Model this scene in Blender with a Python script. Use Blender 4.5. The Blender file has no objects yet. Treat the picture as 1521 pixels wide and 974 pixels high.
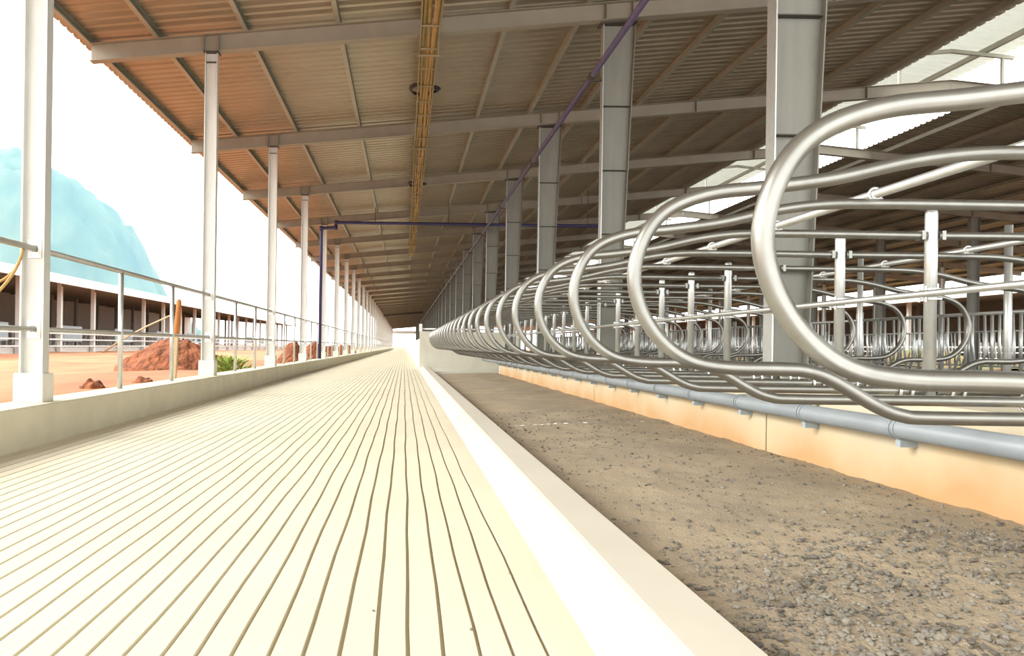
import bpy, math, random
from mathutils import Vector, Matrix
random.seed(7)
S = bpy.context.scene
COL = S.collection
H = 0.9                                   # lens height above the alley floor

# ------------------------------------------------------------------ camera
F = 1100.0
cam = bpy.data.cameras.new('camera')
cam.sensor_width = 36.0
cam.lens = F / 1521.0 * 36.0
cam.clip_start = 0.05
cam.clip_end = 3000
camo = bpy.data.objects.new('camera', cam)
COL.objects.link(camo)
# the lens is shifted: the barn axis (+Y) meets the picture at (600, 514), left of and below its centre
cam.shift_x = (760.5 - 600) / 1521.0
cam.shift_y = (514 - 487) / 1521.0
roll = 0.014
camo.location = (0, 0, H)
camo.rotation_euler = (math.pi / 2, 0, 0)
camo.rotation_mode = 'XYZ'
camo.matrix_world = Matrix.Translation((0, 0, H)) @ Matrix.Rotation(math.pi / 2, 4, 'X') @ Matrix.Rotation(roll, 4, 'Z')
S.camera = camo

# ------------------------------------------------------------------ light
S.view_settings.view_transform = 'Standard'
S.view_settings.look = 'None'
S.view_settings.gamma = 1.0
S.view_settings.use_curve_mapping = False
S.view_settings.exposure = 2.15
world = bpy.data.worlds.new('overcast_sky')
S.world = world
world.use_nodes = True
bg = world.node_tree.nodes['Background']
bg.inputs[0].default_value = (0.98, 1.0, 0.99, 1)
bg.inputs[1].default_value = 1.0
sun = bpy.data.lights.new('sun', 'SUN')
sun.energy = 1.25
sun.angle = math.radians(35)
sun.color = (1.0, 0.97, 0.90)
suno = bpy.data.objects.new('sun', sun)
COL.objects.link(suno)
suno.rotation_euler = Vector((0.80, 0.22, -0.52)).to_track_quat('-Z', 'Y').to_euler()

# ------------------------------------------------------------------ materials
def mat(name, color, rough=0.7, metal=0.0, var=0.0, vscale=6.0, color2=None, bump=0.0, bscale=40.0, stretch=None, detail=6.0, bdist=0.02):
    m = bpy.data.materials.new(name)
    m.use_nodes = True
    nt = m.node_tree
    b = nt.nodes['Principled BSDF']
    b.inputs['Roughness'].default_value = rough
    b.inputs['Metallic'].default_value = metal
    tc = nt.nodes.new('ShaderNodeTexCoord')
    src = tc.outputs['Object']
    if stretch:
        mp = nt.nodes.new('ShaderNodeMapping')
        mp.inputs['Scale'].default_value = stretch
        nt.links.new(src, mp.inputs[0])
        src = mp.outputs[0]
    n = nt.nodes.new('ShaderNodeTexNoise')
    n.inputs['Scale'].default_value = vscale
    n.inputs['Detail'].default_value = detail
    nt.links.new(src, n.inputs['Vector'])
    r = nt.nodes.new('ShaderNodeValToRGB')
    r.color_ramp.elements[0].position = 0.33
    r.color_ramp.elements[1].position = 0.67
    c2 = color2 if color2 else tuple(c * (1 - var) for c in color)
    r.color_ramp.elements[0].color = (*c2, 1)
    r.color_ramp.elements[1].color = (*color, 1)
    nt.links.new(n.outputs['Fac'], r.inputs[0])
    nt.links.new(r.outputs[0], b.inputs['Base Color'])
    if bump:
        n2 = nt.nodes.new('ShaderNodeTexNoise')
        n2.inputs['Scale'].default_value = bscale
        n2.inputs['Detail'].default_value = 6
        nt.links.new(src, n2.inputs['Vector'])
        bp = nt.nodes.new('ShaderNodeBump')
        bp.inputs['Strength'].default_value = bump
        bp.inputs['Distance'].default_value = bdist
        nt.links.new(n2.outputs['Fac'], bp.inputs['Height'])
        nt.links.new(bp.outputs[0], b.inputs['Normal'])
    return m

M = {}
M['floor'] = mat('alley_concrete', (0.64, 0.585, 0.445), 0.75, var=0.07, vscale=1.3)
M['kerb'] = mat('kerb_concrete', (0.53, 0.49, 0.415), 0.75, var=0.06, vscale=2.0)
M['wallc'] = mat('low_wall_concrete', (0.58, 0.54, 0.40), 0.8, var=0.12, vscale=3.0, bump=0.1)
M['block'] = mat('pedestal_concrete', (0.66, 0.63, 0.54), 0.8, var=0.12, vscale=5.0)
M['grey_wall'] = mat('grey_concrete', (0.60, 0.575, 0.475), 0.8, var=0.12, vscale=2.0)
M['dirt'] = mat('bed_dirt', (0.37, 0.295, 0.20), 0.95, vscale=1.6, color2=(0.27, 0.22, 0.155), bump=0.55, bscale=85, stretch=(1, 0.8, 1), detail=9)
M['stone'] = mat('gravel_stone', (0.25, 0.225, 0.18), 0.9, color2=(0.085, 0.075, 0.062), vscale=7)
M['soil'] = mat('red_soil', (0.27, 0.085, 0.028), 0.95, color2=(0.12, 0.032, 0.011), vscale=4.0, bump=1.0, bscale=5, detail=9, bdist=0.25)
M['ground'] = mat('pale_red_ground', (0.40, 0.185, 0.085), 0.95, color2=(0.25, 0.075, 0.024), vscale=0.30, bump=0.5, bscale=5, stretch=(1.0, 0.5, 1), detail=9)
M['galv'] = mat('galvanised_tube', (0.28, 0.275, 0.25), 0.36, 0.85, var=0.12, vscale=14)
M['galv_post'] = mat('galvanised_post', (0.60, 0.62, 0.60), 0.38, 0.75, var=0.10, vscale=18)
M['rail'] = mat('side_rail_steel', (0.40, 0.39, 0.34), 0.45, 0.6, var=0.12, vscale=10)
M['bolt'] = mat('bright_clamp_steel', (0.80, 0.80, 0.78), 0.3, 0.8, var=0.1)
M['column'] = mat('column_steel', (0.225, 0.222, 0.19), 0.55, 0.25, var=0.15, vscale=2.5, stretch=(3, 3, 0.5))
M['post'] = mat('side_post_steel', (0.60, 0.60, 0.56), 0.5, 0.35, var=0.12, vscale=3, stretch=(3, 3, 0.6))
M['rafter'] = mat('rafter_steel', (0.29, 0.265, 0.21), 0.6, 0.15, var=0.15, vscale=2)
M['purlin'] = mat('purlin_steel', (0.34, 0.33, 0.27), 0.5, 0.3, var=0.12, vscale=4)
M['roof'] = mat('corrugated_roof_steel', (0.33, 0.272, 0.19), 0.36, 0.5, var=0.12, vscale=1.2)
M['pvc'] = mat('grey_plastic_pipe', (0.27, 0.30, 0.32), 0.4, 0.0, var=0.06)
M['white'] = mat('white_painted_bracket', (0.78, 0.78, 0.76), 0.5, var=0.06)
M['blue'] = mat('dark_blue_pipe', (0.030, 0.024, 0.10), 0.4, var=0.2)
M['purple'] = mat('violet_pipe', (0.095, 0.08, 0.16), 0.4, var=0.2)
M['yellow'] = mat('yellow_cable', (0.33, 0.22, 0.06), 0.6, var=0.25, vscale=9)
M['tray'] = mat('tray_steel', (0.30, 0.24, 0.13), 0.6, 0.2, var=0.25, vscale=7)
M['black'] = mat('black_cable', (0.018, 0.016, 0.014), 0.5, var=0.3)
M['dark'] = mat('dark_steel', (0.07, 0.06, 0.05), 0.6, 0.3, var=0.2)
M['wood'] = mat('pale_timber', (0.48, 0.36, 0.20), 0.8, var=0.25, vscale=5, stretch=(8, 8, 1))
M['rust'] = mat('orange_stake_top', (0.42, 0.16, 0.04), 0.9, var=0.3, vscale=8)
M['rope'] = mat('yellow_rope', (0.45, 0.28, 0.10), 0.9, var=0.25, vscale=30)
M['leaf'] = mat('weed_leaf', (0.26, 0.36, 0.06), 0.7, var=0.4, vscale=8)
M['hill'] = mat('forested_limestone', (0.10, 0.15, 0.09), 0.95, color2=(0.05, 0.09, 0.05), vscale=0.03, detail=9)
M['shed'] = mat('shed_sheet', (0.60, 0.58, 0.54), 0.6, 0.1, var=0.1)
M['panel'] = mat('pale_blue_panel', (0.36, 0.42, 0.45), 0.6, var=0.15, vscale=1)
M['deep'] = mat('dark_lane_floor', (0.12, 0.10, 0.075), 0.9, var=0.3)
M['grass'] = mat('bank_grass', (0.17, 0.19, 0.05), 0.9, color2=(0.22, 0.09, 0.035), vscale=0.6)

def stained_wall():
    m = bpy.data.materials.new('stained_render')
    m.use_nodes = True
    nt = m.node_tree
    b = nt.nodes['Principled BSDF']
    b.inputs['Roughness'].default_value = 0.8
    tc = nt.nodes.new('ShaderNodeTexCoord')
    sep = nt.nodes.new('ShaderNodeSeparateXYZ')
    nt.links.new(tc.outputs['Object'], sep.inputs[0])
    n = nt.nodes.new('ShaderNodeTexNoise')
    n.inputs['Scale'].default_value = 1.3
    n.inputs['Detail'].default_value = 7
    nt.links.new(tc.outputs['Object'], n.inputs['Vector'])
    mu = nt.nodes.new('ShaderNodeMath')
    mu.operation = 'MULTIPLY_ADD'                       # mud splash: strongest low on the wall, broken up by noise
    mu.inputs[1].default_value = 0.75
    nt.links.new(n.outputs['Fac'], mu.inputs[0])
    m2 = nt.nodes.new('ShaderNodeMath')
    m2.operation = 'MULTIPLY_ADD'
    m2.inputs[1].default_value = -1.35
    m2.inputs[2].default_value = 0.46
    nt.links.new(sep.outputs['Z'], m2.inputs[0])
    nt.links.new(m2.outputs[0], mu.inputs[2])
    r = nt.nodes.new('ShaderNodeValToRGB')
    e = r.color_ramp.elements
    e[0].position = 0.16; e[0].color = (0.60, 0.54, 0.41, 1)
    e[1].position = 0.80; e[1].color = (0.52, 0.31, 0.145, 1)
    k = e.new(0.48); k.color = (0.58, 0.455, 0.285, 1)
    nt.links.new(mu.outputs[0], r.inputs[0])
    nt.links.new(r.outputs[0], b.inputs['Base Color'])
    return m
M['stained'] = stained_wall()

def translucent():
    m = bpy.data.materials.new('translucent_ridge_sheet')
    m.use_nodes = True
    nt = m.node_tree
    b = nt.nodes['Principled BSDF']
    b.inputs['Base Color'].default_value = (0.8, 0.8, 0.77, 1)
    b.inputs['Roughness'].default_value = 0.6
    t = nt.nodes.new('ShaderNodeBsdfTranslucent')
    n = nt.nodes.new('ShaderNodeTexNoise')
    n.inputs['Scale'].default_value = 1.5
    r = nt.nodes.new('ShaderNodeValToRGB')
    r.color_ramp.elements[0].color = (0.62, 0.62, 0.58, 1)
    r.color_ramp.elements[1].color = (0.75, 0.75, 0.71, 1)
    nt.links.new(n.outputs['Fac'], r.inputs[0])
    nt.links.new(r.outputs[0], t.inputs[0])
    mx = nt.nodes.new('ShaderNodeMixShader')
    mx.inputs[0].default_value = 0.5
    nt.links.new(b.outputs[0], mx.inputs[1])
    nt.links.new(t.outputs[0], mx.inputs[2])
    nt.links.new(mx.outputs[0], nt.nodes['Material Output'].inputs[0])
    return m
M['clear'] = translucent()

# ------------------------------------------------------------------ mesh helpers
class MB:
    def __init__(s):
        s.v, s.f = [], []
    def quad(s, pts):
        i = len(s.v); s.v += [tuple(p) for p in pts]; s.f.append(tuple(range(i, i + len(pts))))
        return s
    def box(s, x0, x1, y0, y1, z0, z1, T=None):
        i = len(s.v)
        p = [(x0, y0, z0), (x1, y0, z0), (x1, y1, z0), (x0, y1, z0), (x0, y0, z1), (x1, y0, z1), (x1, y1, z1), (x0, y1, z1)]
        if T: p = [tuple(T @ Vector(q)) for q in p]
        s.v += p
        s.f += [tuple(i + k for k in q) for q in ((3, 2, 1, 0), (4, 5, 6, 7), (0, 1, 5, 4), (1, 2, 6, 5), (2, 3, 7, 6), (3, 0, 4, 7))]
        return s
    def bar(s, a, b, w, d, up=(0, 0, 1)):
        a, b = Vector(a), Vector(b)
        t = (b - a).normalized(); u = Vector(up)
        if abs(t.dot(u)) > 0.95: u = Vector((0, 1, 0))
        n = t.cross(u).normalized(); u = n.cross(t)
        i = len(s.v)
        for c in (a, b):
            for q, r in ((-1, -1), (1, -1), (1, 1), (-1, 1)):
                s.v.append(tuple(c + n * q * w / 2 + u * r * d / 2))
        s.f += [tuple(i + k for k in q) for q in ((3, 2, 1, 0), (4, 5, 6, 7), (0, 1, 5, 4), (1, 2, 6, 5), (2, 3, 7, 6), (3, 0, 4, 7))]
        return s
    def tube(s, pts, r, n=12, closed=False, cap=True):
        P = [Vector(p) for p in pts]
        m = len(P)
        rr = r if isinstance(r, (list, tuple)) else [r] * m
        t0 = (P[1] - P[0]).normalized()
        u = t0.orthogonal().normalized()
        base = len(s.v)
        for k in range(m):
            if closed: t = (P[(k + 1) % m] - P[k - 1]).normalized()
            else: t = (P[min(k + 1, m - 1)] - P[max(k - 1, 0)]).normalized()
            u = (u - t * u.dot(t)).normalized()
            w = t.cross(u)
            for j in range(n):
                a = 2 * math.pi * j / n
                s.v.append(tuple(P[k] + (u * math.cos(a) + w * math.sin(a)) * rr[k]))
        for k in range(m if closed else m - 1):
            for j in range(n):
                a, b = base + k * n, base + ((k + 1) % m) * n
                s.f.append((a + j, a + (j + 1) % n, b + (j + 1) % n, b + j))
        if cap and not closed:
            s.f.append(tuple(base + j for j in reversed(range(n))))
            s.f.append(tuple(base + (m - 1) * n + j for j in range(n)))
        return s
    def extrude_y(s, prof, y0, y1, caps=True):
        """closed profile of (x, z) points swept from y0 to y1"""
        i, n = len(s.v), len(prof)
        for y in (y0, y1):
            s.v += [(x, y, z) for x, z in prof]
        for j in range(n):
            s.f.append((i + j, i + (j + 1) % n, i + n + (j + 1) % n, i + n + j))
        if caps:
            s.f.append(tuple(i + j for j in reversed(range(n)))); s.f.append(tuple(i + n + j for j in range(n)))
        return s
    def build(s, name, m, parent=None, smooth=False, loc=None, bevel=0):
        me = bpy.data.meshes.new(name)
        me.from_pydata(s.v, [], s.f)
        me.materials.append(M[m])
        me.update()
        import bmesh
        bm = bmesh.new(); bm.from_mesh(me)
        bmesh.ops.recalc_face_normals(bm, faces=bm.faces)
        bm.to_mesh(me); bm.free()
        if smooth:
            for p in me.polygons: p.use_smooth = len(p.vertices) == 4 or len(p.vertices) == 3
        o = bpy.data.objects.new(name, me)
        COL.objects.link(o)
        if parent: o.parent = parent
        if loc: o.location = loc
        if bevel:
            b = o.modifiers.new('bevel', 'BEVEL'); b.width = bevel; b.segments = 2; b.limit_method = 'ANGLE'
        return o

def tag(o, label=None, cat=None, group=None, kind=None):
    for k, v in (('label', label), ('category', cat), ('group', group), ('kind', kind)):
        if v: o[k] = v
    return o

def thing(name, label, cat, loc=(0, 0, 0), group=None):
    o = bpy.data.objects.new(name, None)
    o.empty_display_size = 0.2
    COL.objects.link(o); o.location = loc
    return tag(o, label, cat, group)

def dup(root, loc, label=None, group=None):
    r = root.copy(); COL.objects.link(r); r.location = loc
    if label: r['label'] = label
    if group: r['group'] = group
    for ch in list(root.children):
        c = ch.copy(); COL.objects.link(c); c.parent = r
        for g in list(ch.children):
            d = g.copy(); COL.objects.link(d); d.parent = c
    return r

ORD = ['nearest', 'second', 'third', 'fourth', 'fifth', 'sixth', 'seventh', 'eighth', 'ninth', 'tenth', 'eleventh', 'twelfth',
       'thirteenth', 'fourteenth', 'fifteenth', 'sixteenth', 'seventeenth', 'eighteenth', 'nineteenth', 'twentieth']
for t in ('first', 'second', 'third', 'fourth', 'fifth', 'sixth', 'seventh', 'eighth', 'ninth'):
    ORD.append('twenty-' + t)
ORD.append('thirtieth')
def nth(i):
    return ORD[i] if i < len(ORD) else None

def spline(pts, seg=6):
    P = [Vector(p) for p in pts]
    out = []
    for i in range(len(P) - 1):
        p0, p1, p2, p3 = P[max(i - 1, 0)], P[i], P[i + 1], P[min(i + 2, len(P) - 1)]
        for k in range(seg):
            t = k / seg
            out.append(0.5 * ((2 * p1) + (p2 - p0) * t + (2 * p0 - 5 * p1 + 4 * p2 - p3) * t * t + (3 * p1 - p0 - 3 * p2 + p3) * t ** 3))
    out.append(P[-1])
    return out

def fillet(pts, rad, seg=7):
    """polyline with its inner corners rounded"""
    P = [Vector(p) for p in pts]
    R_ = rad if isinstance(rad, (list, tuple)) else [rad] * len(P)
    out = [P[0]]
    for i in range(1, len(P) - 1):
        a, b, c = P[i - 1], P[i], P[i + 1]
        d1, d2 = (a - b).normalized(), (c - b).normalized()
        ang = d1.angle(d2)
        L = min(R_[i] / math.tan(ang / 2), (a - b).length * 0.49, (c - b).length * 0.49)
        p, q = b + d1 * L, b + d2 * L
        for k in range(seg + 1):
            t = k / seg
            out.append(p * (1 - t) ** 2 + b * 2 * t * (1 - t) + q * t * t)
    out.append(P[-1])
    return out

# ------------------------------------------------------------------ frame lines of the barn
FR = [6.75 + 6.0 * k for k in range(-2, 36)]
Y0, YE = -5.6, 219.0
XP, XC = -3.37, 3.37                   # side posts and stall columns
RIDGE, EDGE = 13.75, 12.0
SL = 0.094
def raf(x):                            # underside of the rafters
    x = x if x <= RIDGE else 2 * RIDGE - x
    return H + 5.32 + SL * x
def roofz(x):
    return raf(x) + 0.436

# ------------------------------------------------------------------ floor, kerb, low walls, ground
g = MB()
NG, GS = 35, 0.1026
gx = [0.439 - GS * i for i in range(NG)]
gx = [x for x in gx if x > -3.08][::-1]
stations = [-1.6 + 0.4 * i for i in range(80)] + [32 + 6 * i for i in range(33)]
rows = []
for y in stations:
    row = [(-3.2, 0.0)]
    for i, x in enumerate(gx):
        w = 0.0035 * math.sin(y * 1.7 + i * 2.1) + 0.0025 * math.sin(y * 4.3 + i * 1.3) if y < 30 else 0
        a, b = x - 0.0075 + w, x + 0.0075 + w
        row += [(a, 0.0), (a + 0.002, -0.020), (b - 0.002, -0.020), (b, 0.0)]
    row += [(0.60, 0.0)]
    rows.append([(x, y, z) for x, z in row])
for r in rows: g.v += r
n = len(rows[0])
for k in range(len(rows) - 1):
    for j in range(n - 1):
        g.f.append((k * n + j, k * n + j + 1, (k + 1) * n + j + 1, (k + 1) * n + j))
tag(g.build('floor', 'floor'), 'pale cream grooved concrete alley floor', kind='structure')

tag(MB().extrude_y([(0.575, -0.3), (0.575, -0.001), (0.585, 0.004), (0.735, 0.112), (0.755, 0.12), (0.945, 0.12), (0.963, 0.105), (0.963, -0.3)], -1.6, YE)
    .build('trim_1', 'kerb'), 'pale concrete kerb between grooved alley and dirt bed', kind='structure')
tag(MB().extrude_y([(-3.13, -0.3), (-3.13, 0.335), (-3.145, 0.35), (-3.53, 0.35), (-3.54, 0.34), (-3.54, -0.3)], Y0, YE)
    .build('wall_left', 'wallc'), 'low concrete wall along the open side of the alley', kind='structure')

# dwarf wall that carries the stall posts, in bays with open joints
wr = MB()
edges = [-1.6, 0.55, 6.52, 12.42, 18.4, 24.6]
for a, b in zip(edges[:-1], edges[1:]):
    wr.extrude_y([(3.2, -0.3), (3.2, 0.57), (3.215, 0.585), (3.68, 0.585), (3.69, 0.575), (3.69, -0.3)], a + 0.012, b - 0.012)
tag(wr.build('wall_right', 'stained'), 'cream dwarf wall with orange mud stains under the stall posts', kind='structure')

def bumpy(x0, x1, y0, y1, nx, ny, fz):
    m = MB()
    for j in range(ny + 1):
        for i in range(nx + 1):
            x = x0 + (x1 - x0) * i / nx; y = y0 + (y1 - y0) * j / ny
            m.v.append((x, y, fz(x, y)))
    for j in range(ny):
        for i in range(nx):
            a = j * (nx + 1) + i
            m.f.append((a, a + 1, a + nx + 2, a + nx + 1))
    return m
from mathutils import noise
def nz(x, y, s, seed=0.0):
    return noise.noise(Vector((x * s + seed, y * s - seed, seed * 0.37)))
def patch(x, y):                       # where the gravel lies thick
    a = math.exp(-(((x - 1.75) / 0.55) ** 2 + ((y - 3.05) / 0.42) ** 2))
    b = math.exp(-(((x - 2.65) / 0.45) ** 2 + ((y - 3.4) / 0.40) ** 2))
    c = math.exp(-(((x - 1.45) / 0.4) ** 2 + ((y - 2.45) / 0.35) ** 2)) * 0.7
    d = math.exp(-(((x - 2.0) / 0.7) ** 2 + ((y - 2.2) / 0.25) ** 2)) * 0.8
    return min(1.0, a + b + c + d)
def dirtz(x, y):
    base = -0.06 + 0.085 * max(0, min(1, (x - 0.96) / 2.0))
    f = 0.018 * nz(x, y, 1.6) + 0.010 * nz(x, y, 5, 3.1)
    if y < 12: f += 0.006 * nz(x, y, 17, 7.7) + 0.004 * nz(x, y, 38, 2.2) + 0.016 * patch(x, y) * (0.4 + abs(nz(x, y, 26, 5.5)) * 1.6)
    return base + f
tag(bumpy(0.955, 3.25, 0.8, 9.0, 90, 330, dirtz).build('ground', 'dirt', smooth=True), 'brown dirt bed of the stalls', kind='structure')
tag(bumpy(0.955, 3.25, 9.0, 25.4, 30, 160, dirtz).build('ground', 'dirt', smooth=True), 'brown dirt bed of the stalls', kind='structure')
tag(MB().box(0.955, 5.0, 25.4, 29.4, -0.3, 0.05).build('ground', 'grey_wall'), 'concrete cross passage', kind='structure')
tag(MB().box(3.68, 5.9, -1.6, 25.4, -0.3, 0.30).build('ground', 'dirt'), 'raised dirt bed of the second row', kind='structure')
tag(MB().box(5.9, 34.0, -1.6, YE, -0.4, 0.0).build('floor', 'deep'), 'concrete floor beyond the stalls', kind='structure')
tag(MB().box(0.96, 5.9, 29.7, YE, -0.4, 0.0).build('floor', 'grey_wall'), 'concrete floor past the cross wall', kind='structure')
def gz(x, y):
    return 0.06 + 0.10 * nz(x, y, 0.25) + 0.03 * nz(x, y, 1.3, 4.0) + 0.10 * max(0.0, nz(x, y, 0.12, 9.0))
tag(bumpy(-60.0, -3.52, -6, 90, 110, 200, gz).build('ground', 'ground', smooth=True), 'red soil yard outside', kind='structure')
tag(MB().quad([(-700, -300, -0.1), (-3.6, -300, -0.1), (-3.6, 900, -0.1), (-700, 900, -0.1)]).build('ground', 'ground'), 'red soil plain', kind='structure')
tag(MB().quad([(33.9, -100, -0.1), (400, -100, -0.1), (400, 500, -0.1), (33.9, 500, -0.1)]).build('ground', 'ground'), 'red soil on the far side', kind='structure')
tag(MB().quad([(-60, YE, -0.12), (60, YE, -0.12), (60, 600, -0.12), (-60, 600, -0.12)]).build('ground', 'ground'), 'soil past the barn end', kind='structure')

# ------------------------------------------------------------------ roof sheets
def corrugated(x0, x1, y0, y1, zf, pitch=0.25, hgt=0.042, thick=0.004, xs=None):
    m = MB()
    prof = []
    y = y0
    while y < y1:
        prof += [(y, 0), (y + pitch * 0.62, 0), (y + pitch * 0.72, hgt), (y + pitch * 0.90, hgt)]
        y += pitch
    prof.append((y, 0))
    xs = xs or [x0, x1]
    n = len(prof)
    for off in (0.0, thick):
        for x in xs:
            m.v += [(x, py, zf(x) + pz + off) for py, pz in prof]
    L = len(xs)
    for t in range(2):
        for k in range(L - 1):
            a, b = (t * L + k) * n, (t * L + k + 1) * n
            for j in range(n - 1):
                m.f.append((a + j, a + j + 1, b + j + 1, b + j))
    return m
tag(corrugated(-5.72, EDGE, Y0, YE, roofz).build('ceiling', 'roof'), 'corrugated steel roof over the alley', kind='structure')
tag(corrugated(2 * RIDGE - EDGE, 36.2, Y0, YE, roofz).build('ceiling', 'roof'), 'corrugated steel roof of the far half', kind='structure')
def capz(x):
    return H + 7.86 - SL * abs(x - RIDGE)
tag(corrugated(12.15, 15.35, Y0, 120, capz, xs=[12.15, RIDGE, 15.35]).build('ceiling', 'clear'), 'translucent raised ridge sheet', kind='structure')

# purlins: lipped channels running the length of the barn
pxs = [-5.52, -4.35, -2.83, -1.25, 0.28, 1.72, 3.05, 4.40, 5.80, 7.25, 8.70, 10.15, 11.5]
def purlin_prof(x, zb, h=0.125, w=0.085, t=0.006):
    return [(x, zb), (x + w, zb), (x + w, zb + 0.02), (x + w - t, zb + 0.02), (x + w - t, zb + t), (x + t, zb + t),
            (x + t, zb + h - t), (x + w, zb + h - t), (x + w, zb + h), (x, zb + h)]
for i, x in enumerate(pxs):
    if i == 0: lab = 'grey steel eave purlin edging the roof on the open side'
    elif i == len(pxs) - 1: lab = 'steel purlin edging the ridge gap on the near roof half'
    else: lab = 'long steel purlin under the near roof, %s from the eave' % ORD[i]
    tag(MB().extrude_y(purlin_prof(x, raf(x + 0.04) + 0.302), Y0, YE - 0.3).build('purlin', 'purlin'), lab, 'purlin', 'purlins under the near roof')
for i, x in enumerate(pxs[::-1] + [-7.1, -8.5]):
    X = 2 * RIDGE - x
    tag(MB().extrude_y(purlin_prof(X, raf(X + 0.04) + 0.302), 8, 120).build('purlin', 'purlin'),
        'long steel purlin under the far roof half, %s from the ridge' % ('first' if i == 0 else ORD[i]), 'purlin', 'purlins under the far roof')
for i, x in enumerate((12.7, 14.6)):
    tag(MB().extrude_y(purlin_prof(x, capz(x) - 0.15), Y0, 119).build('ridge_purlin', 'purlin'),
        ('steel purlin under the near slope of the pale raised ridge sheet', 'steel purlin under the far slope of the pale raised ridge sheet')[i], 'purlin', 'ridge purlins')

# rafters: I-section with cleats, one per frame
def rafter_part(x0, x1, dpt):
    web, low, up = MB(), MB(), MB()
    n = 12
    def strip(mb, za, zb, w):
        i = len(mb.v)
        for k in range(2):
            x = (x0, x1)[k]; z = raf(x) - H
            for yy, zz in ((-w, za), (w, za), (w, zb), (-w, zb)):
                mb.v.append((x, yy, z + H + zz))
        mb.f += [tuple(i + q for q in f) for f in ((0, 1, 2, 3), (7, 6, 5, 4), (0, 4, 5, 1), (1, 5, 6, 2), (2, 6, 7, 3), (3, 7, 4, 0))]
    strip(web, 0.010, dpt - 0.010, 0.004)
    strip(low, 0.0, 0.010, 0.085)
    strip(up, dpt - 0.010, dpt, 0.085)
    return web, low, up
def make_rafter(label, x0, x1, xs, dpt=0.30):
    t = thing('rafter', label, 'rafter', (0, FR[0], 0), 'steel roof rafters')
    w, l, u = rafter_part(x0, x1, dpt)
    w.build('web', 'rafter', t); l.build('bottom_flange', 'rafter', t); u.build('top_flange', 'rafter', t)
    for x in xs:
        MB().box(x - 0.004, x + 0.004, -0.082, 0.082, raf(x) + 0.012, raf(x) + dpt - 0.012).build('stiffener', 'rafter', t)
    return t
r1 = make_rafter('x', -5.45, RIDGE, [-3.5, -3.24, 0.3, 3.39, 3.85, 7.3, 11.6])
r2 = make_rafter('x', RIDGE + 0.005, 35.6, [15.5, 19.5, 23.5, 27.5, 31.0])
for k, y in enumerate(FR[2:]):
    i = k - 1                          # the first rafter inside the picture is the fourth frame
    if i < 0:
        lab = 'steel rafter over the alley, overhead nearer than the first one in view'
    elif nth(i) and i < 16:
        lab = 'steel rafter of the near roof half over the alley, %s in view' % (nth(i) if i else 'nearest')
    else:
        lab = 'distant steel rafter of the near roof half, one of the far crowded ones'
    if k == 0: r1.location.y = y; r1['label'] = lab
    else: dup(r1, (0, y, 0), lab)
first = True
for k, y in enumerate(FR[4:19]):
    lab = 'steel rafter of the far roof half beyond the ridge, %s in view' % nth(k)
    if first: r2.location.y = y; r2['label'] = lab; first = False
    else: dup(r2, (0, y, 0), lab)

# raised-ridge frames: two struts and two short sloping rafters
def make_ridge_frame():
    t = thing('ridge_truss', 'x', 'frame', (0, FR[4], 0), 'ridge frames')
    for x in (12.45, 15.05):
        MB().box(x - 0.03, x + 0.03, -0.03, 0.03, raf(x) + 0.30, capz(x) - 0.25).build('strut', 'purlin', t)
    for a, b in ((12.17, RIDGE), (RIDGE, 15.33)):
        MB().bar((a, 0, capz(a) - 0.20), (b, 0, capz(b) - 0.20), 0.07, 0.09).build('short_rafter', 'purlin', t)
    return t
rf = make_ridge_frame()
for k, y in enumerate(FR[4:15]):
    lab = 'light steel frame holding up the pale raised ridge sheet, %s in view' % nth(k)
    if k == 0: rf['label'] = lab
    else: dup(rf, (0, y, 0), lab)

# ------------------------------------------------------------------ stall columns: tapered I-sections
def make_column(side=1):
    t = thing('steel_column', 'x', 'column', (XC, 0, 0), 'tapered columns along the stalls')
    zb, zt = 0.60, raf(XC) - 0.03
    wb, wt, bf, tf = 0.33, 0.56, 0.17, 0.012
    MB().box(-0.05, wb + 0.06, -0.13, 0.13, 0.585, 0.60).build('base_plate', 'column', t)
    MB().box(0, tf, -bf / 2, bf / 2, zb, zt).build('flange', 'galv_post', t)  # paler metal on the alley flange: outdoor light put into its colour
    m = MB()
    i = 0
    m.v = [(wb - tf, -bf / 2, zb), (wb, -bf / 2, zb), (wb, bf / 2, zb), (wb - tf, bf / 2, zb), (wt - tf, -bf / 2, zt), (wt, -bf / 2, zt), (wt, bf / 2, zt), (wt - tf, bf / 2, zt)]
    m.f = [(3, 2, 1, 0), (4, 5, 6, 7), (0, 1, 5, 4), (1, 2, 6, 5), (2, 3, 7, 6), (3, 0, 4, 7)]
    m.build('flange', 'column', t)
    w = MB()
    w.v = [(tf, -0.005, zb), (wb - tf, -0.005, zb), (wb - tf, 0.005, zb), (tf, 0.005, zb), (tf, -0.005, zt), (wt - tf, -0.005, zt), (wt - tf, 0.005, zt), (tf, 0.005, zt)]
    w.f = list(m.f)
    w.build('web', 'column', t)
    for z in (1.1, 1.99, 3.09, 4.2):
        z += H
        wd = wb + (wt - wb) * (z - zb) / (zt - zb) - tf
        MB().box(tf, wd - tf, -bf / 2 + 0.004, bf / 2 - 0.004, z - 0.005, z + 0.005).build('stiffener', 'dark', t)
    q = lambda x: raf(XC + x) - 0.001
    m = MB()
    for x in (-0.06, wt + 0.04):
        m.v += [(x, -0.11, q(x) - 0.028), (x, 0.11, q(x) - 0.028), (x, 0.11, q(x)), (x, -0.11, q(x))]
    m.f = [(3, 2, 1, 0), (4, 5, 6, 7), (0, 1, 5, 4), (1, 2, 6, 5), (2, 3, 7, 6), (3, 0, 4, 7)]
    m.build('cap_plate', 'dark', t)
    return t
c1 = make_column()
CO = FR[2:]
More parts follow.
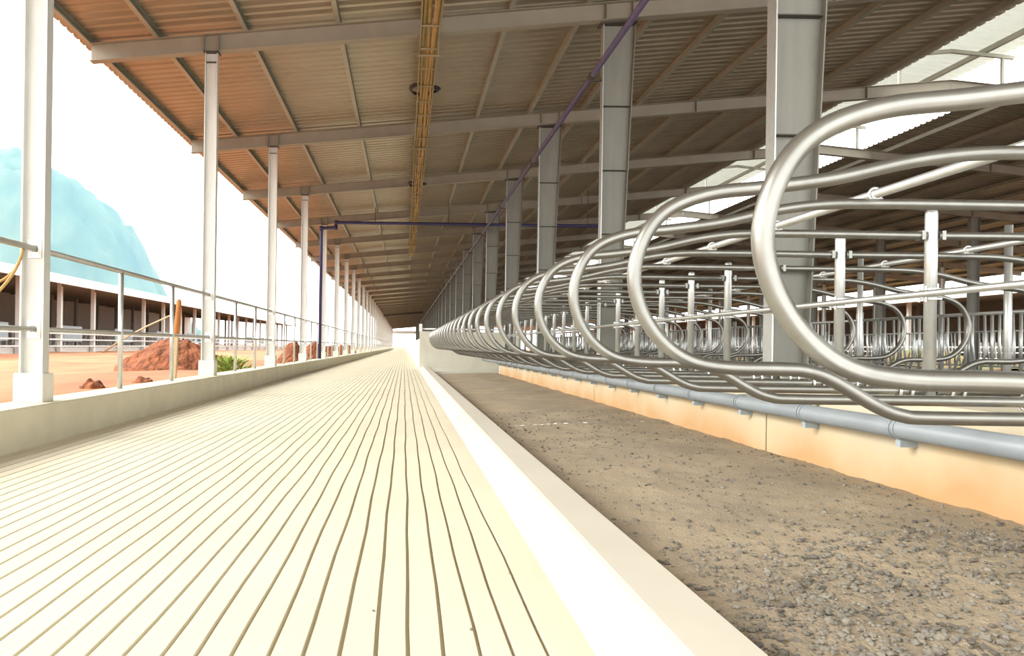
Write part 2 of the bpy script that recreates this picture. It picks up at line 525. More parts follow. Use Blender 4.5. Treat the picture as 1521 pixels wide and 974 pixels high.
for k, y in enumerate(CO):
    i = k
    if nth(i) and i < 14: lab = 'tapered steel column on the stall wall, %s from the camera' % nth(i)
    else: lab = 'distant tapered steel column in the far crowded part of the stall row'
    if k == 0: c1.location = (XC, y + 0.12, 0); c1['label'] = lab
    else:
        c = dup(c1, (XC, y + 0.12, 0), lab)
        if y > 25:                     # past the dwarf wall the columns stand on their own plinth
            pass
# plinths under the columns past the dwarf wall
pl = None
for k, y in enumerate(CO):
    if y < 24: continue
    if pl is None:
        pl = tag(MB().box(-0.14, 0.48, -0.25, 0.25, -0.35, 0.585).build('column_plinth', 'grey_wall', loc=(XC, y + 0.12, 0)), 'concrete plinth under a column past the stall row', 'plinth', 'column plinths')
    else:
        c = pl.copy(); COL.objects.link(c); c.location = (XC, y + 0.12, 0)
# columns of the far half
def make_far_column():
    t = thing('steel_column', 'x', 'column', (23.6, 0, 0), 'columns of the far half')
    zt = raf(23.6) - 0.001
    MB().box(-0.18, 0.18, -0.006, 0.006, 0, zt).build('web', 'column', t)
    for s in (-1, 1): MB().box(s * 0.186 - 0.006, s * 0.186 + 0.006, -0.1, 0.1, 0, zt).build('flange', 'column', t)
    return t
fc = make_far_column()
for k, y in enumerate([y for y in FR if 28 < y < 100]):
    lab = 'steel column in the far half of the barn, %s along its row' % ('first' if k == 0 else nth(k))
    if k == 0: fc.location = (23.6, y, 0); fc['label'] = lab
    else: dup(fc, (23.6, y, 0), lab)
def make_far_post():
    t = thing('eave_post', 'x', 'post', (31.0, 0, 0), 'posts at the far open side')
    zt = raf(31.0) - 0.001
    MB().box(-0.11, 0.11, -0.005, 0.005, 0, zt).build('web', 'post', t)
    for s in (-1, 1): MB().box(s * 0.115 - 0.005, s * 0.115 + 0.005, -0.08, 0.08, 0, zt).build('flange', 'post', t)
    return t
fp = make_far_post()
for k, y in enumerate([y for y in FR if 38 < y < 110]):
    lab = 'steel post at the far open side of the barn, %s along' % ('first' if k == 0 else nth(k))
    if k == 0: fp.location = (31.0, y, 0); fp['label'] = lab
    else: dup(fp, (31.0, y, 0), lab)

# ------------------------------------------------------------------ posts and railing on the open side
def make_side_post():
    t = thing('side_post', 'x', 'post', (XP, 0, 0), 'slim posts along the open side')
    zt = raf(XP) - 0.022
    hw = 0.10
    MB().box(-0.135, 0.135, -0.11, 0.11, 0.345, 0.61).build('pedestal', 'block', t, bevel=0.012)
    MB().box(-hw + 0.008, hw - 0.008, -0.004, 0.004, 0.61, zt).build('web', 'post', t)
    for s in (-1, 1):
        MB().box(s * hw - 0.008, s * hw + 0.008, -0.06, 0.06, 0.61, zt).build('flange', 'post', t)
    MB().box(-hw - 0.03, hw + 0.03, -0.10, 0.10, zt, zt + 0.02).build('cap_plate', 'dark', t)
    MB().box(-hw + 0.01, hw - 0.01, -0.058, 0.058, zt - 0.16, zt - 0.15).build('stiffener', 'dark', t)
    for z in (0.84, 0.11):
        mb = MB()
        mb.box(-0.062, -0.03, -0.016, -0.005, H + z - 0.06, H + z + 0.06).box(0.03, 0.062, -0.016, -0.005, H + z - 0.06, H + z + 0.06)
        mb.box(-0.062, 0.062, -0.017, -0.005, H + z - 0.085, H + z - 0.03)
        mb.box(-0.062, 0.062, -0.017, -0.005, H + z + 0.03, H + z + 0.085)
        for s in (-1, 1): mb.tube([(s * 0.035, -0.03, H + z - 0.055), (s * 0.035, -0.004, H + z - 0.055)], 0.011, 8)
        mb.build('rail_bracket', 'white', t)
    return t
sp = make_side_post()
PY = FR[1:]
for k, y in enumerate(PY):
    if y < 1: i = None
    i = k - 1
    if i < 0: lab = 'slim grey steel post beside the camera on the low wall'
    elif i < 16: lab = 'slim grey steel post on the low side wall, %s in view' % nth(i)
    else: lab = 'distant slim steel post on the low wall in the far crowded row'
    if k == 0: sp.location = (XP, y, 0); sp['label'] = lab
    else: dup(sp, (XP, y, 0), lab)
def make_railing():
    t = thing('side_railing', 'x', 'railing', (XP, 0, 0), 'railing bays along the open side')
    for nm, z, r in (('top_rail', 0.84, 0.027), ('bottom_rail', 0.11, 0.022)):
        MB().tube([(0, 0.006, H + z), (0, 5.994, H + z)], r, 12, cap=True).build(nm, 'rail', t, smooth=True)
    for y in (2.05, 4.0):
        MB().tube([(0, y, 0.345), (0, y, H + 0.83)], 0.03, 12).build('upright', 'galv_post', t, smooth=True)
    return t
rl = make_railing()
for k, y in enumerate(PY[:-1]):
    i = k
    if i < 16: lab = 'galvanized two-rail railing bay on the low wall, %s from the camera' % nth(i)
    else: lab = 'distant two-rail railing bay on the low wall in the far crowded row'
    if k == 0: rl.location = (XP, y, 0); rl['label'] = lab
    else: dup(rl, (XP, y, 0), lab)

# ------------------------------------------------------------------ stall loops, posts and rails
R1 = 0.0265
XS = 3.40
def loop_path(mir=False):
    top = [(3.36, 0.76), (2.9, 0.762), (2.45, 0.762), (2.15, 0.755), (1.9, 0.722), (1.6, 0.655), (1.35, 0.618), (1.14, 0.592), (0.985, 0.535), (0.895, 0.44),
           (0.850, 0.30), (0.872, 0.165), (0.945, 0.045), (1.055, -0.035), (1.2, -0.063), (1.4, -0.066), (1.50, -0.072), (1.60, -0.105), (1.78, -0.20), (1.88, -0.235), (2.0, -0.243), (2.6, -0.243), (3.36, -0.243)]
    P = [Vector((x + 0.014 if x < 1.7 else x, 0, H + z)) for x, z in top]
    P = spline(P, 5)
    if mir: P = [Vector((2 * XS - p.x, p.y, p.z)) for p in P]
    return P
def clamp(mb, x, z, w=0.010):
    for s in (-1, 1):
        pts = [(x - 0.05, s * 0.02, z - 0.045), (x - 0.05, s * 0.02, z + 0.02)]
        mb.tube([(x + 0.034 * math.cos(a), s * 0.022, z + 0.034 * math.sin(a)) for a in [math.pi * 2 * q / 14 for q in range(14)]], 0.006, 6, closed=True)
def make_loop(mir):
    t = thing('stall_loop', 'x', 'stall divider', (0, 0, 0), 'second row stall loops' if mir else 'alley row stall loops')
    MB().tube(loop_path(mir), R1, 14).build('loop_tube', 'galv', t, smooth=True)
    s = 1 if not mir else -1
    def mx(x): return x if not mir else 2 * XS - x
    for o in (0.0, 0.075):
        mb = MB()
        x = mx(3.27 - o)
        pts = [(x, 0.040 * math.cos(a), H - 0.243 + 0.044 * math.sin(a)) for a in [math.tau * q / 14 for q in range(14)]]
        mb.tube(pts, 0.010, 6, closed=True)
        mb.build('u_bolt', 'bolt', t, smooth=True)
    MB().box(mx(3.335) - 0.012, mx(3.335) + 0.012, -0.029, 0.029, H + 0.733, H + 0.791).build('end_bracket', 'galv', t)
    mb = MB()                          # bracket that grips the neck rail on top of the loop
    x = mx(2.40)
    mb.tube([(x + 0.032 * math.cos(a), 0.0, H + 0.811 + 0.032 * math.sin(a)) for a in [math.tau * q / 14 for q in range(14)]], 0.007, 6, closed=True)
    mb.box(x - 0.03, x + 0.03, -0.02, 0.02, H + 0.783, H + 0.789)
    mb.build('neck_rail_clamp', 'bolt', t, smooth=True)
    return t
LY = [0.79 + i for i in range(1, 25)]
for mir in (False, True):
    L = make_loop(mir)
    for i, y in enumerate(LY[3:] if mir else LY):
        if mir: lab = 'galvanized stall loop of the second row, round end facing away, %s from the camera' % nth(i)
        else: lab = 'galvanized stall loop with round end over the kerb, %s from the camera' % nth(i)
        if i == 0: L.location = (0, y, 0); L['label'] = lab
        else: dup(L, (0, y, 0), lab)
def make_stall_post():
    t = thing('stall_post', 'x', 'post', (XS, 0, 0), 'short posts on the stall wall')
    zt = H + 0.93
    pts = [(0, 0, 0.597), (0, 0, zt - 0.03), (0, 0, zt - 0.012), (0, 0, zt - 0.003), (0, 0, zt)]
    MB().tube(pts, [0.037, 0.037, 0.034, 0.024, 0.010], 16).build('tube', 'galv_post', t, smooth=True)
    MB().box(-0.075, 0.075, -0.075, 0.075, 0.585, 0.597).build('base_plate', 'galv_post', t)
    mb = MB()
    for z in (0.383,):
        mb.box(-0.045, 0.045, -0.045, 0.045, H + z - 0.035, H + z - 0.025).box(-0.045, 0.045, -0.045, 0.045, H + z + 0.025, H + z + 0.035)
        for s in (-1, 1): mb.tube([(-0.052, s * 0.03, H + z - 0.05), (-0.052, s * 0.03, H + z + 0.05)], 0.007, 6)
    mb.build('rail_clamp', 'bolt', t)
    return t
P0 = make_stall_post()
cols = [y + 0.12 for y in CO]
cnt = 0
firstp = True
for i, y in enumerate(LY):
    if any(abs(y - c) < 0.25 for c in cols): continue
    if y < 4: lab = 'short galvanized post carrying the %s stall loop of the alley row' % nth(i)
    else:
        lab = 'short galvanized post on the stall wall, %s in view' % nth(cnt)
        cnt += 1
    if firstp: P0.location = (XS, y, 0); P0['label'] = lab; firstp = False
    else: dup(P0, (XS, y, 0), lab)
def rail(name, x, z, r, y0, y1, m, lab):
    return tag(MB().tube([(x, y0, z), (x, (y0 + y1) / 2, z), (x, y1, z)], r, 12).build(name, m, smooth=True), lab, 'rail')
rail('stall_rail', XS - 0.062, H + 0.383, 0.0225, 0.4, 25.0, 'galv_post', 'galvanized rail running along the short stall posts at mid height')
rail('neck_rail', 2.40, H + 0.811, 0.0235, 0.4, 25.0, 'galv_post', 'galvanized neck rail lying across the alley row of stall loops')
rail('neck_rail', 2 * XS - 2.40, H + 0.811, 0.0235, 0.4, 25.0, 'galv_post', 'galvanized neck rail lying across the second row of stall loops')

# tall thin posts past the second row
def make_thin_post():
    t = thing('thin_post', 'x', 'post', (6.15, 0, 0), 'tall thin posts past the second row')
    MB().tube([(0, 0, 0.012), (0, 0, H + 1.32)], 0.036, 12).build('tube', 'galv_post', t, smooth=True)
    MB().box(-0.08, 0.08, -0.08, 0.08, 0.0, 0.012).build('base_plate', 'galv_post', t)
    return t
tp = make_thin_post()
for k in range(6):
    y = 7.55 + 2.45 * k
    lab = 'tall thin galvanized post past the second stall row, %s from the camera' % nth(k)
    if k == 0: tp.location = (6.15, y, 0); tp['label'] = lab
    else: dup(tp, (6.15, y, 0), lab)

# grey drain pipe with clamps along the dwarf wall
t = thing('drain_pipe', 'fat grey plastic pipe fixed along the front of the stained wall', 'pipe', (0, 0, 0))
MB().tube([(3.105, -1.5, 0.43), (3.105, 12, 0.43), (3.105, 29.0, 0.43)], 0.063, 20).build('pipe', 'pvc', t, smooth=True)
for k in range(26):
    y = 1.35 + 1.09 * k
    if y > 24.5: break
    mb = MB()
    for o in (-0.02, 0.02):
        mb.tube([(3.105 + 0.067 * math.cos(a), y + o, 0.43 + 0.067 * math.sin(a)) for a in [math.tau * q / 20 for q in range(20)]], 0.006, 6, closed=True)
    mb.box(3.10, 3.197, y - 0.022, y + 0.022, 0.494, 0.502)
    c = mb.build('pipe_clamp', 'pvc', t, smooth=False)
    MB().box(3.09, 3.197, y - 0.022, y + 0.022, 0.315, 0.365).build('bracket', 'panel', c)

# ------------------------------------------------------------------ cross wall at the end of the stall row
tag(MB().box(0.62, 4.6, 29.4, 29.65, -0.1, H + 0.60).build('wall_back', 'grey_wall'), 'grey concrete cross wall closing the stall row', kind='structure')
t = thing('wall_handrail', 'white handrail on top of the grey cross wall at the end of the stalls', 'handrail', (0, 29.52, 0))
MB().tube([(0.72, 0, H + 0.70), (4.5, 0, H + 0.70)], 0.03, 10).build('rail', 'white', t, smooth=True)
for x in (0.66, 2.6, 4.55): MB().box(x - 0.06, x + 0.06, -0.06, 0.06, H + 0.60, H + (0.9 if x < 1 else 0.74)).build('post', 'white', t)
tag(MB().box(0.70, 0.82, 29.66, 200, 0.11, H + 0.35).build('wall_right', 'grey_wall'), 'grey wall along the kerb past the stalls', kind='structure')

# ------------------------------------------------------------------ pipes and cable tray overhead
t = thing('violet_pipe', 'long violet pipe hung beside the column heads along the alley', 'pipe', (0, 0, 0))
MB().tube([(3.2, -5, H + 4.73), (3.2, 40, H + 4.73), (3.2, 150, H + 4.73)], 0.05, 12).build('pipe', 'purple', t, smooth=True)
for k, y in enumerate(CO[:16]):
    MB().box(3.14, 3.38, y + 0.10, y + 0.14, H + 4.65, H + 4.675).build('bracket', 'dark', t)
    MB().tube([(3.2, y + 0.02, H + 4.73), (3.2, y + 0.22, H + 4.73)], 0.062, 12).build('coupling', 'dark', t, smooth=True)

t = thing('dark_blue_pipe', 'dark blue pipe rising beside a side post then crossing under the roof', 'pipe', (0, 29.3, 0))
zc = H + 4.85
path = fillet([(-3.33, 0, 0.36), (-3.33, 0, zc - 0.23), (-2.78, 0, zc - 0.20), (-2.74, 0, zc), (8.2, 0, zc), (8.2, 0, raf(8.2) + 0.3)], 0.06, 5)
MB().tube(path, 0.062, 12).build('pipe', 'blue', t, smooth=True)
for p in ((-3.33, zc - 0.23), (-2.76, zc - 0.2), (-2.74, zc)):
    MB().tube([(p[0], 0, p[1] - 0.08), (p[0], 0, p[1] + 0.08)], 0.075, 12).build('elbow', 'blue', t, smooth=True)
for x in (-1.2, 1.7, 4.4, 7.2):
    MB().tube([(x, 0, zc + 0.05), (x, 0, raf(x) + 0.27)], 0.012, 6).build('hanger_rod', 'dark', t)

t = thing('cable_tray', 'yellowish cable tray with cables hanging under the roof along the alley', 'cable tray', (0.35, 0, 0))
zt_ = H + 5.02
for s in (-1, 1):
    MB().box(s * 0.15 - 0.012, s * 0.15 + 0.012, -4, 42, zt_, zt_ + 0.09).build('side_rail', 'tray', t)
for k in range(36): MB().box(-0.14, 0.14, 8 + k * 0.9, 8.03 + k * 0.9, zt_ - 0.006, zt_ + 0.016).build('rung', 'tray', t)
for q, (x, r, mm) in enumerate(((-0.092, 0.034, 'yellow'), (-0.02, 0.036, 'yellow'), (0.05, 0.032, 'rope'), (0.105, 0.028, 'yellow'))):
    pts = [(x + 0.016 * math.sin(y * 0.9 + q * 2), y, zt_ + 0.02 + r + 0.008 * math.sin(y * 1.7 + q)) for y in [-4 + 0.8 * i for i in range(58)]]
    MB().tube(pts, r, 8).build('cable', mm, t, smooth=True)
for y in [FR[i] for i in range(1, 8)]:
    MB().box(-0.19, 0.19, y - 0.02, y + 0.02, zt_ - 0.03, zt_ - 0.008).build('hanger', 'tray', t)
    for s in (-1, 1): MB().box(s * 0.18 - 0.01, s * 0.18 + 0.01, y - 0.015, y + 0.015, zt_ - 0.02, raf(0.35) - 0.02).build('hanger_rod', 'tray', t)
for y, rad, lab in ((14.9, 0.27, 'black cable coil looped round the overhead cable tray, nearest'), (23.6, 0.26, 'black cable coil on the overhead cable tray, second along')):
    m = MB()
    for q in range(2):
        m.tube([((rad + 0.03 * q) * math.cos(a), (rad * 0.9 + 0.02 * q) * math.sin(a), 0.03 * q + 0.02 * math.sin(2 * a)) for a in [math.tau * i / 28 for i in range(28)]], 0.022, 8, closed=True)
    tag(m.build('cable_coil', 'black', smooth=True, loc=(0.35, y, zt_ + 0.135)), lab, 'cable')

tag(MB().extrude_y([(-5.0, raf(-5) - 0.30), (3, raf(3) - 0.30), (3, raf(3) - 0.01), (-5.0, raf(-5) - 0.01)], 118.2, 118.6).build('valley_beam', 'dark'), 'dark deep beam across the roof far down the alley', 'beam')
t = thing('end_gate_frame', 'pale portal framing the bright far end of the alley', 'gate frame', (0, YE + 0.4, 0))
MB().box(-5.4, 5.0, -0.12, 0.12, 4.6, 5.4).build('lintel', 'white', t)
for x in (-5.2, 4.8): MB().box(x - 0.2, x + 0.2, -0.12, 0.12, -0.12, 4.6).build('jamb', 'white', t)

# ------------------------------------------------------------------ gravel and crumbs
gm = MB()
def stone(mb, c, r):
    i = len(mb.v)
    T = Matrix.Rotation(random.uniform(0, 6.28), 3, Vector((random.random(), random.random(), random.random() + 0.1)).normalized())
    for p in ICO:
        v = T @ (Vector(p).normalized() * r * random.uniform(0.75, 1.2))
        mb.v.append((c[0] + v.x, c[1] + v.y, c[2] + v.z * 0.75))
    mb.f += [tuple(i + q for q in f) for f in ICF]
PHI = (1 + 5 ** 0.5) / 2
ICO = [(-1, PHI, 0), (1, PHI, 0), (-1, -PHI, 0), (1, -PHI, 0), (0, -1, PHI), (0, 1, PHI), (0, -1, -PHI), (0, 1, -PHI), (PHI, 0, -1), (PHI, 0, 1), (-PHI, 0, -1), (-PHI, 0, 1)]
ICF = [(0, 11, 5), (0, 5, 1), (0, 1, 7), (0, 7, 10), (0, 10, 11), (1, 5, 9), (5, 11, 4), (11, 10, 2), (10, 7, 6), (7, 1, 8), (3, 9, 4), (3, 4, 2), (3, 2, 6), (3, 6, 8), (3, 8, 9), (4, 9, 5), (2, 4, 11), (6, 2, 10), (8, 6, 7), (9, 8, 1)]
k = 0
while k < 7500:
    y = 1.7 + random.random() ** 1.6 * 9
    x = random.uniform(1.0, 3.15)
    w = patch(x, y) * 0.95 + 0.10
    cl = nz(x, y, 9, 1.1) * 0.5 + 0.5
    if random.random() > w * (0.2 + 1.2 * cl): continue
    r = random.choice((0.003, 0.004, 0.005, 0.006, 0.008, 0.010, 0.014)) * random.uniform(0.7, 1.3)
    stone(gm, (x, y, dirtz(x, y) + r * 0.3), r)
    k += 1
tag(gm.build('gravel', 'stone'), 'loose grey gravel scattered over the dirt bed', 'gravel', kind='stuff')
for i, (px, py, r, lab) in enumerate(((560, 908, 0.006, 'tiny crumb of concrete in a groove near the camera, on the middle grooves'),
                                      (786, 798, 0.007, 'tiny brown crumb on the smooth strip beside the kerb'),
                                      (706, 936, 0.007, 'tiny pale crumb lying across a floor groove left of the kerb'),
                                      (762, 852, 0.005, 'tiny dark crumb on the last groove before the kerb'))):
    y = H * F / (py - 514 - (px - 600) * roll); x = (px - 600) * y / F
    m = MB(); stone(m, (0, 0, 0), r)
    tag(m.build('concrete_crumb', 'stone', loc=(x, y, r * 0.55)), lab, 'crumb')

# ------------------------------------------------------------------ yard: heaps, stake, weeds, rope
def heap(name, loc, rx, ry, hh, lab, group, seed):
    m = MB()
    nr, na = 24, 64
    m.v.append((0, 0, hh))
    for i in range(1, nr + 1):
        t_ = i / nr
        for j in range(na):
            a = math.tau * j / na
            k = 1 + 0.18 * noise.noise(Vector((math.cos(a) * 1.5 + seed, math.sin(a) * 1.5, seed)))
            x, y = rx * t_ * k * math.cos(a), ry * t_ * k * math.sin(a)
            z = hh * math.cos(t_ * 1.5) ** 1.15 if t_ < 1 else -0.15
            z += 0.16 * hh * noise.noise(Vector((x * 3 + seed, y * 3, seed))) + 0.07 * noise.noise(Vector((x * 9, y * 9 + seed, seed)))
            m.v.append((x, y, z if t_ < 1 else -0.15))
    for j in range(na): m.f.append((0, 1 + j, 1 + (j + 1) % na))
    for i in range(nr - 1):
        for j in range(na):
            a, b = 1 + i * na, 1 + (i + 1) * na
            m.f.append((a + j, b + j, b + (j + 1) % na, a + (j + 1) % na))
    o = m.build(name, 'soil', smooth=True, loc=loc)
    return tag(o, lab, 'soil heap', group)
G = 'heaps of red soil outside the railing'
heap('soil_heap', (-6.75, 22.0, 0.06), 1.75, 1.4, 0.95, 'large heap of red soil behind the second post in view', G, 1.3)
heap('soil_heap', (-5.0, 33.5, 0.06), 0.75, 1.0, 0.95, 'red soil heap outside the railing, between third and fourth posts in view', G, 2.9)
heap('soil_heap', (-5.0, 41.0, 0.06), 0.75, 1.0, 1.0, 'red soil heap outside the railing, just past the fourth post in view', G, 4.1)
heap('soil_heap', (-5.0, 50.0, 0.06), 0.75, 1.0, 0.85, 'small red soil heap outside the railing, fourth heap down the row', G, 5.7)
heap('soil_heap', (-5.0, 58.5, 0.06), 0.75, 1.0, 0.85, 'small red soil heap outside the railing, fifth heap down the row', G, 6.2)
heap('soil_heap', (-5.0, 67.0, 0.06), 0.75, 1.0, 0.85, 'small red soil heap outside the railing, farthest of the row', G, 7.9)
# clods by the wall
for i, (x, y, r) in enumerate(((-4.2, 9.2, 0.09), (-4.6, 10.6, 0.08), (-4.1, 11.3, 0.07), (-5.2, 12.4, 0.10), (-4.4, 8.4, 0.07), (-5.0, 14.2, 0.09))):
    heap('soil_clod', (x, y, gz(x, y)), r * 2.2, r * 2.5, r * 1.2, 'low clod of dark red soil just outside the wall, %s from the camera' % nth((1, 2, 3, 4, 0, 5)[i]), 'soil clods', 10 + i)

t = thing('timber_stake', 'leaning timber stake with orange earthy top outside the railing', 'stake', (-3.68, 11.9, 0.0))
MB().bar((-0.03, 0, 0.0), (0.02, 0, 1.02), 0.075, 0.07).build('shaft', 'wood', t)
MB().tube([(0.02, 0, 0.98), (0.035, 0, 1.2), (0.05, 0, 1.45), (0.055, 0, 1.56), (0.055, 0, 1.60)], [0.035, 0.05, 0.042, 0.04, 0.02], 10).build('top', 'rust', t, smooth=True)

def weed(loc, n, hgt, spread, lab):
    t = thing('weed', lab, 'plant', loc)
    m = MB()
    for _ in range(n):
        a = random.uniform(0, math.tau); r = random.uniform(0, spread)
        b = Vector((r * math.cos(a), r * math.sin(a), random.uniform(0.0, hgt * 0.6)))
        d = Vector((math.cos(a + random.uniform(-1, 1)), math.sin(a + random.uniform(-1, 1)), random.uniform(0.3, 1.2))).normalized()
        L = random.uniform(0.08, 0.2) * hgt * 2.2
        s = d.cross(Vector((0, 0, 1))).normalized() * L * 0.22
        m.quad([b, b + d * L * 0.5 + s, b + d * L, b + d * L * 0.5 - s])
    m.build('leaves', 'leaf', t)
    m = MB()
    for _ in range(10):
        a = random.uniform(0, math.tau); r = random.uniform(0, spread * 0.8)
        m.tube([(r * 0.4 * math.cos(a), r * 0.4 * math.sin(a), -0.05), (r * math.cos(a), r * math.sin(a), hgt * 0.7)], 0.006, 5)
    m.build('stems', 'leaf', t)
    return t
weed((-4.5, 19.2, 0.10), 260, 0.62, 0.55, 'bright green weeds at the foot of the large red soil heap')
weed((-3.95, 6.5, 0.08), 140, 0.5, 0.3, 'green weeds outside the low wall beside the nearest post')

m = MB()
rp = spline([(0.0, 0.0, 0.02), (-0.01, -0.02, -0.10), (-0.05, -0.06, -0.24), (-0.11, -0.10, -0.36), (-0.20, -0.12, -0.47)], 8)
m.tube(rp, 0.014, 8)
rp2 = spline([(0.0, 0.03, 0.02), (-0.04, 0.02, -0.12), (-0.06, -0.03, -0.22), (-0.14, -0.06, -0.31), (-0.24, -0.08, -0.36)], 8)
m.tube(rp2, 0.012, 8)
tag(m.build('rope', 'rope', smooth=True, loc=(XP - 0.02, 6.58, H + 0.85)), 'yellow rope hanging from the top rail by the nearest post', 'rope')

# ------------------------------------------------------------------ neighbouring barn across the yard
def neighbour(xe, sgn, ys, lab, zeave, name, y_range):
    t = thing(name, lab, 'barn', (xe, 0, 0))
    m = corrugated(0, sgn * 26, y_range[0], y_range[1], lambda x: zeave + 0.25 + abs(x) * 0.07, pitch=0.8, hgt=0.06)
    m.build('roof_sheet', 'shed', t)
    MB().box(-0.06, 0.06, y_range[0], y_range[1], zeave, zeave + 0.62).build('fascia', 'shed', t)
    for y in ys:
        MB().box(sgn * 1.9, sgn * 2.2, y - 0.15, y + 0.15, -0.1, zeave + 0.38).build('post', 'shed', t)
        MB().bar((0, y, zeave + 0.1), (sgn * 26, y, zeave + 0.1 + 26 * 0.07), 0.15, 0.28).build('rafter', 'rafter', t)
        MB().box(sgn * 14, sgn * 14.3, y - 0.2, y + 0.2, -0.1, zeave + 1.2).build('post', 'column', t)
    for z in (0.55, 1.05, 1.5):
        MB().box(sgn * 1.85, sgn * 1.90, y_range[0], y_range[1], z - 0.05, z + 0.05).build('rail', 'shed', t)
    MB().box(sgn * 2.3, sgn * 2.5, y_range[0], y_range[1], -0.1, 0.45).build('low_wall', 'shed', t)
    for y in ys[::2]:
        MB().box(sgn * 4.0, sgn * 4.1, y - 2.2, y + 2.4, 0.9, 2.2).build('panel', 'panel', t)
    m = MB()
    for k in range(int((y_range[1] - y_range[0]) / 0.9)):
        yy = y_range[0] + k * 0.9
        m.box(sgn * 7, sgn * 7.08, yy, yy + 0.08, 0.2, 2.0)
    o = m.build('stall_bars', 'shed', t); o['kind'] = 'stuff'
    MB().box(sgn * 25, sgn * 25.2, y_range[0], y_range[1], 0, zeave + 1.9).build('back_wall', 'shed' if sgn < 0 else 'rafter', t)
    return t
neighbour(-24, -1, [26 + 6.0 * k for k in range(24)], 'long open-sided neighbouring barn across the red soil yard', H + 4.05, 'neighbouring_barn', (20, 170))
neighbour(47, 1, [40 + 8.0 * k for k in range(30)], 'open-sided barn seen past the far side through the stalls', H + 4.75, 'neighbouring_barn', (36, 290))
m = MB().tube([(-1.2, -0.3, 0), (0.25, 0, 1.1), (1.9, 0.5, 2.1), (3.6, 1.0, 3.0)], [0.07, 0.07, 0.06, 0.05], 8)
tag(m.build('bamboo_pole', 'wood', smooth=True, loc=(-20.6, 53.5, 0.02)), 'yellow bamboo pole leaning in front of the neighbouring barn', 'pole')

# ------------------------------------------------------------------ feed fences with head locks in the middle of the barn
def make_headlock():
    t = thing('headlock_fence', 'x', 'fence', (9.7, 0, 0), 'head lock feed fences')
    MB().box(-0.1, 0.1, 0.0, 5.99, 0.0, 0.42).build('fence_kerb', 'grey_wall', t)
    for nm, z in (('top_rail', H + 0.68), ('bottom_rail', 0.55)):
        MB().tube([(0, 0.03, z), (0, 5.97, z)], 0.03, 8).build(nm, 'galv_post', t, smooth=True)
    for k in range(10):
        y = 0.17 + k * 0.575
        MB().tube([(0, y, 0.55), (0, y, H + 0.68)], 0.024, 8).build('bar', 'galv_post', t, smooth=True)
        MB().tube([(0, y + 0.28, 0.55), (0.0, y + 0.13, 0.9), (0, y + 0.16, H + 0.68)], 0.02, 8).build('lock_bar', 'galv_post', t, smooth=True)
        MB().tube([(0, y + 0.34, 0.55), (0.0, y + 0.42, 1.1), (0, y + 0.42, H + 0.68)], 0.02, 8).build('bar', 'galv_post', t, smooth=True)
    for y in (0.05, 5.95): MB().tube([(0, y, 0.42), (0, y, H + 0.85)], 0.035, 8).build('end_post', 'galv_post', t, smooth=True)
    return t
hl = make_headlock()
for row, x in enumerate((9.7, 17.5)):
    for k in range(7):
        y = FR[2] + (3 if row == 0 else 12) + 6 * k
        lab = 'galvanized head lock fence bay %s, %s along' % ('nearer the stalls' if row == 0 else 'on the far side of the feed lane', 'first' if k == 0 else nth(k))
        if row == 0 and k == 0: hl.location = (x, y, 0); hl['label'] = lab
        else: dup(hl, (x, y, 0), lab)
tag(bumpy(38, 45, 20, 150, 10, 60, lambda x, y: -0.05 + (0.5 + 2.2 * max(0.0, nz(0, y, 0.13, 3.3))) * math.sin((x - 38) / 7 * math.pi) + 0.3 * nz(x, y, 0.4)).build('grass_bank', 'grass', smooth=True), 'strip of grassy bank seen past the far open side', 'bank')

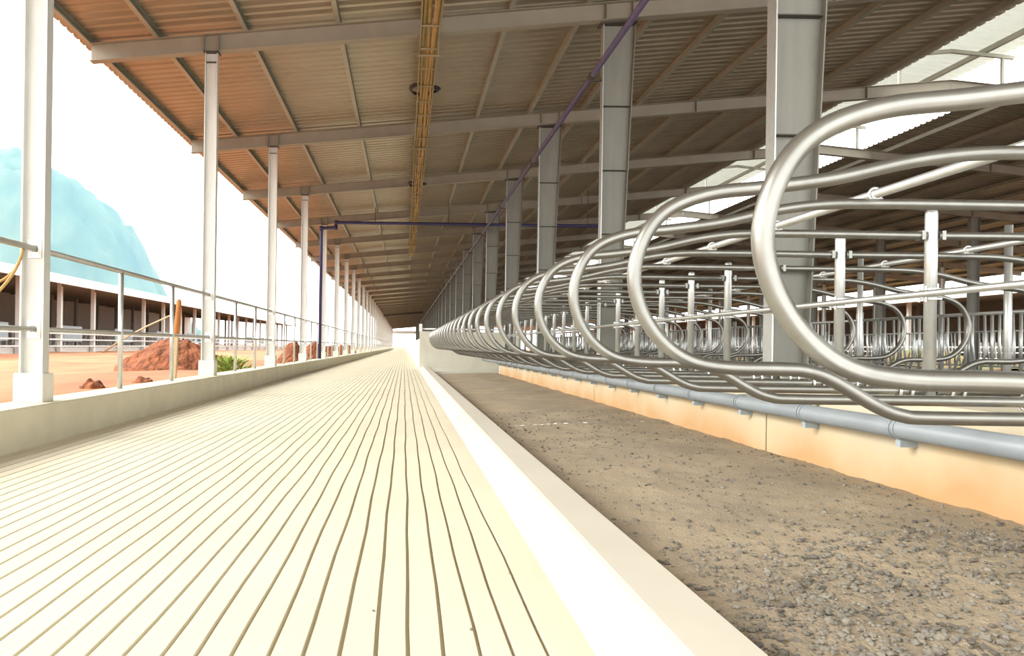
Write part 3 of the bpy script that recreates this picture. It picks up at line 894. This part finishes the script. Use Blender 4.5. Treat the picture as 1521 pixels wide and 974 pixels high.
# ------------------------------------------------------------------ hills far off, in real haze
def hill(name, cx, cy, pts, lab, zseed):
    m = MB()
    nu, nv = 200, 40
    for j in range(nv + 1):
        for i in range(nu + 1):
            u, v = i / nu, j / nv
            d = (u - 0.5) * pts['len']
            prof = 0
            for a, b in zip(pts['prof'][:-1], pts['prof'][1:]):
                if a[0] <= u <= b[0]:
                    s = (u - a[0]) / (b[0] - a[0]); prof = a[1] + (b[1] - a[1]) * s
            zz = prof * math.sin(v * math.pi) ** 0.55
            zz *= 1 + 0.06 * noise.noise(Vector((u * 9, v * 5, zseed)))
            w = (v - 0.5) * pts['wid']
            m.v.append((cx + d * pts['dir'][0] + w * pts['dir'][1], cy + d * pts['dir'][1] - w * pts['dir'][0], zz - 1 + 9 * noise.noise(Vector((u * 34, v * 14, zseed))) + 4 * noise.noise(Vector((u * 90, v * 40, zseed)))))
    for j in range(nv):
        for i in range(nu):
            a = j * (nu + 1) + i
            m.f.append((a, a + 1, a + nu + 2, a + nu + 1))
    return tag(m.build(name, 'hill', smooth=True), lab, kind='structure')
# seen at about 600 m; heights measured against the post and roof lines
D = 600.0
def hx(px): return (px - 600) / F * D
prof_px = [(-620, 480), (-420, 330), (-220, 235), (-90, 222), (20, 228), (95, 250), (130, 280), (165, 312), (190, 340), (205, 372), (216, 405), (235, 440), (262, 470), (300, 500)]
x0, x1 = hx(-620), hx(300)
prof = [((hx(p) - x0) / (x1 - x0), max(0.0, (514 + (p - 600) * roll - q) / F * D)) for p, q in prof_px]
hill('hill', (x0 + x1) / 2, D, {'len': x1 - x0, 'wid': 160, 'dir': (1, 0), 'prof': prof}, 'steep forested hill in blue haze', 2.2)
hz = bpy.data.materials.new('air_haze')
hz.use_nodes = True
nt = hz.node_tree
nt.nodes.remove(nt.nodes['Principled BSDF'])
vs = nt.nodes.new('ShaderNodeVolumeScatter')
vs.inputs['Color'].default_value = (0.20, 0.52, 1.0, 1)
vs.inputs['Density'].default_value = 0.0014
nt.links.new(vs.outputs[0], nt.nodes['Material Output'].inputs['Volume'])
M['haze'] = hz
tag(MB().box(-900, -80, 230, 480, 0.5, 330).build('haze', 'haze'), 'bluish haze in front of the hill', 'haze', kind='stuff')
